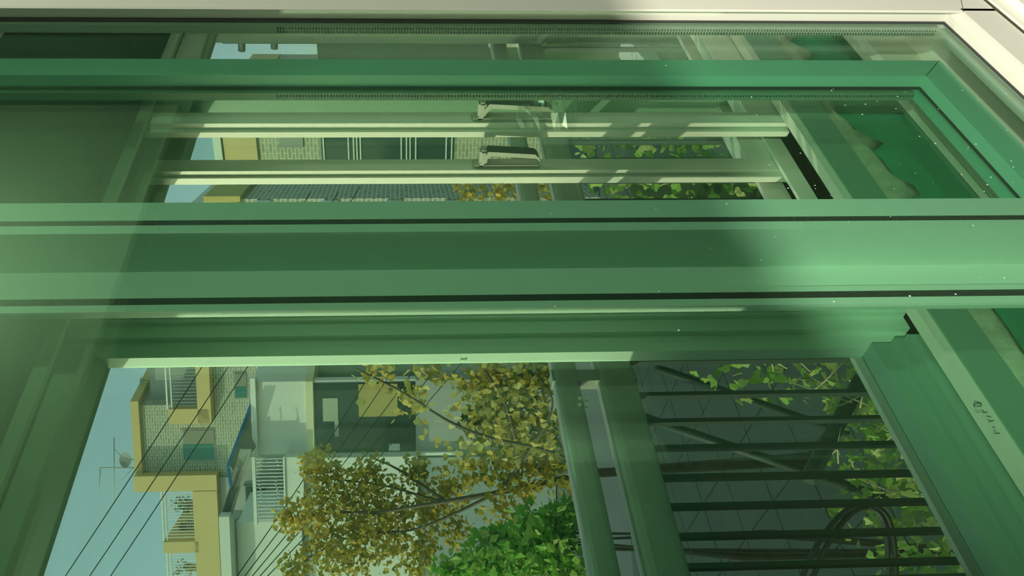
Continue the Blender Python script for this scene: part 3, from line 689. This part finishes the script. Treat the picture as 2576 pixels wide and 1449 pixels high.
for k in range(4):
    px = (655, 828, 992, 1140)[k]
    T = thing('fan_unit', ('white wall fan unit highest on the brick annex, nearest the sky', 'white wall fan unit second from the sky on the brick annex', 'white wall fan unit third from the sky, above the ginkgo', 'white wall fan unit lowest on the brick annex, beside the ginkgo leaves')[k], 'fan unit', 'fan units on the brick annex')
    FE.block('case', (px-20, px+20, 514, 527), WHITEM, T, 0.34, 0.3)
    a, b, z0, z1 = FE.rect(px-13, px+13, 516, 525, 0.35)
    bm = bmesh.new(); c = (a+b)/2; c.z = (z0+z1)/2
    bmesh.ops.create_cone(bm, cap_ends=True, segments=20, radius1=(z1-z0)/2, radius2=(z1-z0)/2, depth=0.02)
    q = obj('grille', bm, ROOFM, T); q.rotation_euler = FE.n.to_track_quat('Z', 'Y').to_euler(); q.location = c
# ---- added wall and objects standing in for reflections in the right outer sash
FN = Fac(5.0, Vector((0.15, -0.99, 0)), Vector((-0.99, -0.15, 0)), Vector((0.99, 0.15, 0)))
struct(FN.block('wall_reflected', (790, 1700, -260, 300), DARKW, None, 0, 0.3, False, None, ZG), 'dark green wall beyond the right sash, standing in for reflections', 'wall')
LG = tag(FN.block('reflected_ledge', (1290, 1945, 196, 262), STONE, None, 1.0, 1.0, False, None, ZG), 'olive ledge under the small pale box, standing in for a reflection', 'ledge')
MB_ = thing('reflected_box', 'small pale box with grooved cover by the ledge, standing in for a reflection', 'box')
FN.block('body', (1612, 1655, 150, 216), WHITEP, MB_, 1.35, 0.3)
FN.block('cover', (1617, 1650, 153, 212), WHITEM, MB_, 1.37, 0.05)
FN.block('groove', (1621, 1622.5, 156, 210), GREYR, MB_, 1.375, 0.02)
FN.block('groove', (1643, 1644.5, 156, 210), GREYR, MB_, 1.375, 0.02)
def plank(pix, off, lab): tag(quadslab('plank', pix, FN, off, 0.04, PLANK, None), lab, 'plank', 'planks standing in for reflections')
plank([(1578, 85), (1597, 85), (1613, 115), (1560, 200)][0:4], .9, 'pale plank leaning left of the small box')
plank([(1670, 118), (1700, 90), (1775, 235), (1735, 238)], .9, 'pale plank leaning right of the small box')
CS = thing('corrugated_panel', 'pale corrugated panel of slanting slats, standing in for a reflection', 'panel')
for k in range(9):
    t = k*22
    quadslab('slat', [(1700+t, 88+ t*0), (1716+t, 88), (1690+t*0.92+12, 250), (1690+t*0.92-4, 250)], FN, .75, 0.03, CORR, CS)
# utility poles with wires seen against the sky
UP = thing('utility_pole', 'utility pole with insulators against the sky strip', 'pole', 'poles beyond the added wall')
FU = Fac(12, FN.er, FN.n, FN.ds)
for px, nm in ((606, 0),): 
    tube('post', [FU.pt(560, 98), Vector((FU.pt(1000, 98).x, FU.pt(1000, 98).y, ZG))], .06, BARM, UP, 8)
    tube('cross_arm', [FU.pt(608, 78), FU.pt(608, 128)], .05, BARM, UP, 6)
    tube('cross_arm', [FU.pt(690, 82), FU.pt(690, 122)], .05, BARM, UP, 6)
# ---- power lines across the sky
def line(p, q, D1, D2, rad, sag, lab):
    a = atD(*p, D1); b = atD(*q, D2); n = 24
    pts = [a.lerp(b, i/n)-Vector((0, 0, sag*4*(i/n)*(1-i/n))) for i in range(n+1)]
    tag(tube('power_line', pts, rad, CABLE, None, 6), lab, 'cable', 'overhead lines across the sky')
line((80, 1575), (780, 485), 9, 10.5, .0065, .05, 'uppermost of the three dark power lines crossing the sky')
line((150, 1560), (850, 485), 9, 10.5, .0065, .05, 'middle of the three dark power lines crossing the sky')
line((190, 1580), (905, 470), 9, 10.5, .0065, .05, 'lowest of the three dark power lines crossing the sky')
for k in range(5):
    line((560+k*16, 1500), (960+k*55, 890), 8.5, 12, .006, .06, ('thin cable nearest the terrace, first of five over the white house', 'second of five thin cables over the white house', 'third of five thin cables over the white house', 'fourth of five thin cables over the white house', 'fifth thin cable over the white house, nearest the ginkgo')[k])
# ================================================================== PLANTS
def fan_mesh(name, M, kind):
    rn = random.Random(1); bm = bmesh.new()
    if kind == 'fan':
        pts = [(0, 0, -.35), (0, 0, 0), (.55, .0, .6), (.3, .12, .95), (0.03, .1, .82), (-.3, .12, .95), (-.55, 0, .6)]
        v = [bm.verts.new(p) for p in pts]
        for i in range(2, 6): bm.faces.new((v[1], v[i], v[i+1]))
        e = [bm.verts.new((-.02, 0, -.35)), bm.verts.new((.02, 0, -.35))]; bm.faces.new((e[0], e[1], v[1]))
    elif kind == 'ivy':
        pts = [(0, 0, 0), (.42, .0, -.05), (.62, .1, .35), (.3, .05, .5), (0, .12, 1.0), (-.3, .05, .5), (-.62, .1, .35), (-.42, 0, -.05)]
        v = [bm.verts.new(p) for p in pts]
        for i in range(1, 7): bm.faces.new((v[0], v[i], v[i+1]))
    else:
        pts = [(0, 0, 0), (.28, .05, .4), (0, .0, 1), (-.28, .05, .4)]
        v = [bm.verts.new(p) for p in pts]; bm.faces.new((v[0], v[1], v[2])); bm.faces.new((v[0], v[2], v[3]))
    me = bpy.data.meshes.new(name); bm.to_mesh(me); bm.free(); me.materials.append(M); return me
def leaf_objs(parent, places, meshes, size, seed):
    rn = random.Random(seed)
    for p in places:
        o = bpy.data.objects.new('leaf', rn.choice(meshes)); link(o, parent)
        o.location = p; s = size*rn.uniform(.7, 1.25); o.scale = (s, s, s)
        o.rotation_euler = (rn.uniform(0, 6.28), rn.uniform(0, 6.28), rn.uniform(0, 6.28))
# ---- ginkgo tree
GT = thing('ginkgo_tree', 'ginkgo tree with golden autumn leaves before the white house', 'tree')
D0 = 6.0
def gp(px, py, D=D0): return atD(px, py, D)
trunk_top = gp(1500, 1190, 6.6)
tube('trunk', [Vector((trunk_top.x+.1, trunk_top.y, ZG)), Vector((trunk_top.x+.05, trunk_top.y, (ZG+trunk_top.z)/2)), trunk_top, gp(1250, 1240, 6.8), gp(950, 1290, 7)], [.06, .05, .04, .025, .012], BARK, GT, 10)
branches = [
    [gp(1500, 1190, 6.6), gp(1380, 1135, 5.9), gp(1230, 1100, 5.6), gp(1130, 1060, 5.5), gp(1010, 985, 5.4), gp(890, 925, 5.3)],
    [gp(1250, 1240, 6.8), gp(1330, 1140, 6.3), gp(1390, 1020, 6), gp(1350, 940, 6)],
    [gp(1250, 1240, 6.8), gp(1120, 1260, 7), gp(960, 1220, 7.2), gp(780, 1200, 7.4)],
    [gp(1250, 1240, 6.8), gp(1050, 1330, 7), gp(880, 1350, 7.2), gp(720, 1440, 7.3)],
    [gp(1120, 1260, 7), gp(1000, 1180, 7.2), gp(930, 1150, 7.3)],
    [gp(1300, 1120, 6), gp(1270, 1010, 5.8), gp(1220, 930, 5.8)],
    [gp(950, 1290, 7), gp(830, 1290, 7.2), gp(690, 1310, 7.4)],
]
for b in branches:
    pp = curve_pts(b, 6); n = len(pp)
    tube('branch', pp, [.013*(1-.8*i/n)+.003 for i in range(n)], BARK, GT, 6)
rn = random.Random(21)
near = []
def along(b, t):
    k = t*(len(b)-1); i = min(int(k), len(b)-2); return b[i].lerp(b[i+1], k-i)
for _ in range(300):
    b = branches[rn.choice((0, 0, 0, 1, 5, 5))]; p = along(b, rn.uniform(.12, 1))
    near.append(p+Vector((rn.gauss(0, .11), rn.gauss(0, .13), rn.gauss(-.05, .13))))
fm = [fan_mesh('leaf_gold', GINK1, 'fan'), fan_mesh('leaf_gold2', mat('ginkgo_leaf_light', (0.88, 0.66, 0.22), .6, .2, 3, trans=.45), 'fan')]
leaf_objs(GT, near[:290], fm, 0.056, 3)
bm = bmesh.new()
def blob(px, py, D, rpx, n, s, mi):
    c = atD(px, py, D); rr = rpx*D/FPX
    for _ in range(n):
        d = Vector((rn.gauss(0, 1), rn.gauss(0, 1), rn.gauss(0, 1))).normalized()*rr*(rn.random()**.5)
        leaf_bm(bm, c+d, s*rn.uniform(.7, 1.3), rn, 'fan', mi if rn.random() < .7 else 1-mi)
for (px, py, rr, n, mi) in ((800, 1170, 55, 170, 0), (860, 1230, 75, 260, 1), (800, 1290, 70, 240, 0), (730, 1300, 45, 110, 0), (930, 1190, 50, 120, 1), (960, 1270, 80, 300, 1), (1040, 1190, 45, 110, 1),
     (900, 1340, 80, 300, 1), (820, 1390, 70, 200, 1), (990, 1360, 80, 260, 1), (1080, 1290, 70, 220, 1), (740, 1430, 45, 100, 1), (1130, 1230, 60, 150, 0), (1060, 1400, 60, 140, 1), (1150, 1340, 50, 120, 1), (880, 1430, 60, 110, 1)):
    blob(px, py, 7.2, rr, int(n*1.4), .050, mi)
for (px, py, rr, n, mi) in ((1100, 930, 40, 50, 1), (1200, 980, 75, 150, 1), (1300, 960, 80, 170, 1), (1380, 960, 60, 110, 1), (1250, 1080, 90, 210, 1), (1360, 1080, 80, 190, 1), (1190, 1170, 70, 120, 1), (1300, 1190, 80, 170, 1), (1390, 1190, 70, 120, 1), (1270, 1280, 70, 120, 1), (1240, 930, 50, 70, 0), (940, 930, 45, 45, 0), (1030, 1000, 45, 60, 0)):
    blob(px, py, 6.6, rr, n, .06, mi)
for (px, py, rr, n, mi) in ((1180, 485, 45, 70, 0), (1260, 490, 55, 90, 0), (1340, 480, 45, 70, 1), (1410, 490, 45, 70, 0), (1290, 440, 50, 60, 1)): blob(px, py, 6.6, rr, n, .05, mi)
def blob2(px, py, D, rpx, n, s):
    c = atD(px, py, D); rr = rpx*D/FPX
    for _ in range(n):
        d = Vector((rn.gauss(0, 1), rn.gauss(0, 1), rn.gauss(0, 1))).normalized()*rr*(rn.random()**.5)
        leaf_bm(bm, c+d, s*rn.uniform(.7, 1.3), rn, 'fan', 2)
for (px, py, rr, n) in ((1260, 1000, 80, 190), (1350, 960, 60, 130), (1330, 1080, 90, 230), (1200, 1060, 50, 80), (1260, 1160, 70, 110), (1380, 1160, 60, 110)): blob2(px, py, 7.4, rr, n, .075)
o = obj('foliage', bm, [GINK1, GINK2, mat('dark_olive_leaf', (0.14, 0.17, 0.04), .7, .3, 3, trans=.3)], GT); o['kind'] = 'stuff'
# ---- green shrub
SH = thing('green_shrub', 'bright green leafy shrub below the ginkgo at the window edge', 'shrub')
bm = bmesh.new()
for (px, py, rr, n) in ((1360, 1340, 75, 420), (1290, 1400, 80, 420), (1400, 1420, 80, 420), (1200, 1430, 70, 260), (1130, 1440, 60, 160), (1420, 1300, 45, 150), (1240, 1380, 60, 200)):
    c = atD(px, py, 4.6); q = rr*4.6/FPX
    for _ in range(n):
        d = Vector((rn.gauss(0, 1), rn.gauss(0, 1), rn.gauss(0, 1))).normalized()*q*(rn.random()**.5)
        leaf_bm(bm, c+d, .07*rn.uniform(.6, 1.3), rn, 'oval', 0 if rn.random() < .8 else 1)
o = obj('foliage', bm, [LEAFG, IVY2], SH); o['kind'] = 'stuff'
base = atD(1330, 1420, 4.6)
for k in range(5):
    t = atD(1230+45*k, 1340+20*(k % 3), 4.6); tube('stem', [Vector((base.x, base.y, ZG)), (Vector((base.x, base.y, ZG))+t)/2+Vector((.05*k-.1, 0, 0)), t], [.02, .014, .006], BARK, SH, 6)
lo = []
for _ in range(120):
    px, py, rr = rn.choice(((1360, 1340, 75), (1290, 1400, 80), (1400, 1420, 70), (1200, 1430, 60)))
    lo.append(atD(px+rn.gauss(0, .6)*rr, py+rn.gauss(0, .6)*rr, 4.25))
leaf_objs(SH, lo, [fan_mesh('leaf_green', LEAFG, 'oval'), fan_mesh('leaf_lime', mat('lime_leaf', (0.42, 0.58, 0.12), .5, .3, 3, trans=.4), 'oval')], .085, 8)
# ---- ivy bank
IV = thing('ivy_bank', 'sunlit ivy with pale yellowing leaves growing behind the railing foot', 'ivy')
bm = bmesh.new(); bank = []
def ivy_spot():
    if rn.random() < .45:
        py = rn.uniform(325, 900); t = rn.random(); px = 1470+ (py-440)/460*230 + t*(520+ (py-440)/460*40)
    else:
        py = rn.uniform(900, 1500); lo_ = 1690+(py-900)/600*560; hi = 2200+(py-900)/600*330
        px = lo_+(hi-lo_)*rn.random()**.6
        if px < 2080 and py > 1010: px = 2080+rn.random()*140+(py-1010)*.35
    return px, py
for _ in range(1500):
    px, py = ivy_spot(); p = atD(px, py, rn.uniform(2.1, 2.7)); leaf_bm(bm, p, .035*rn.uniform(.5, 1.2), rn, 'fan', 0 if rn.random() < .75 else 1)
o = obj('foliage', bm, [IVY1, IVY2], IV); o['kind'] = 'stuff'
leaf_objs(IV, [atD(*ivy_spot(), rn.uniform(1.95, 2.3)) for _ in range(230)], [fan_mesh('leaf_ivy', IVY1, 'ivy'), fan_mesh('leaf_ivy_pale', IVY2, 'ivy')], .03, 9)
for k in range(26):
    px, py = ivy_spot(); a = atD(px, py, 2.0); d = Vector((rn.gauss(0, .05), rn.gauss(0, .05), rn.gauss(0, .05)))
    tube('twig', [a, a+d, a+d*1.8+Vector((.02, 0, -.02))], [.0025, .002, .001], TWIG, IV, 5)
bm = bmesh.new()
pts = [atD(1600, 430, 2.8), atD(2100, 430, 2.8), atD(2250, 900, 2.8), atD(2520, 1500, 2.8), atD(2330, 1500, 2.8), atD(2120, 1000, 2.8), atD(1760, 900, 2.8)]
hexa(bm, [atD(1560, 420, 2.8), atD(2100, 420, 2.7), atD(2260, 900, 2.7), atD(1780, 900, 2.8), atD(1560, 420, 3.1), atD(2100, 420, 3.0), atD(2260, 900, 3.0), atD(1780, 900, 3.1)])
obj('soil', bm, mat('ivy_soil', (0.05, 0.08, 0.03), .95, .3, 6, .6), IV)
# ================================================================== dust on the front pane
bm = bmesh.new(); rn = random.Random(77)
for _ in range(70):
    px = rn.uniform(1300, 2560); py = rn.uniform(90, 900)
    if rn.random() < .5: px = rn.uniform(2000, 2560); py = rn.uniform(220, 500)
    p = atY(px, py, 0.603)
    if p.x > XA-.01 or p.z < ZA+.01: continue
    s = rn.uniform(.0004, .0011)
    v = [bm.verts.new((p.x+s*math.cos(t), 0.6033, p.z+s*1.3*math.sin(t))) for t in (0, 1.2, 2.4, 3.7, 5)]; bm.faces.new(v)
o = obj('dust_specks', bm, DUST, A); o['kind'] = 'stuff'
for o in list(C.objects):
    if 'anchor' in o: del o['anchor']
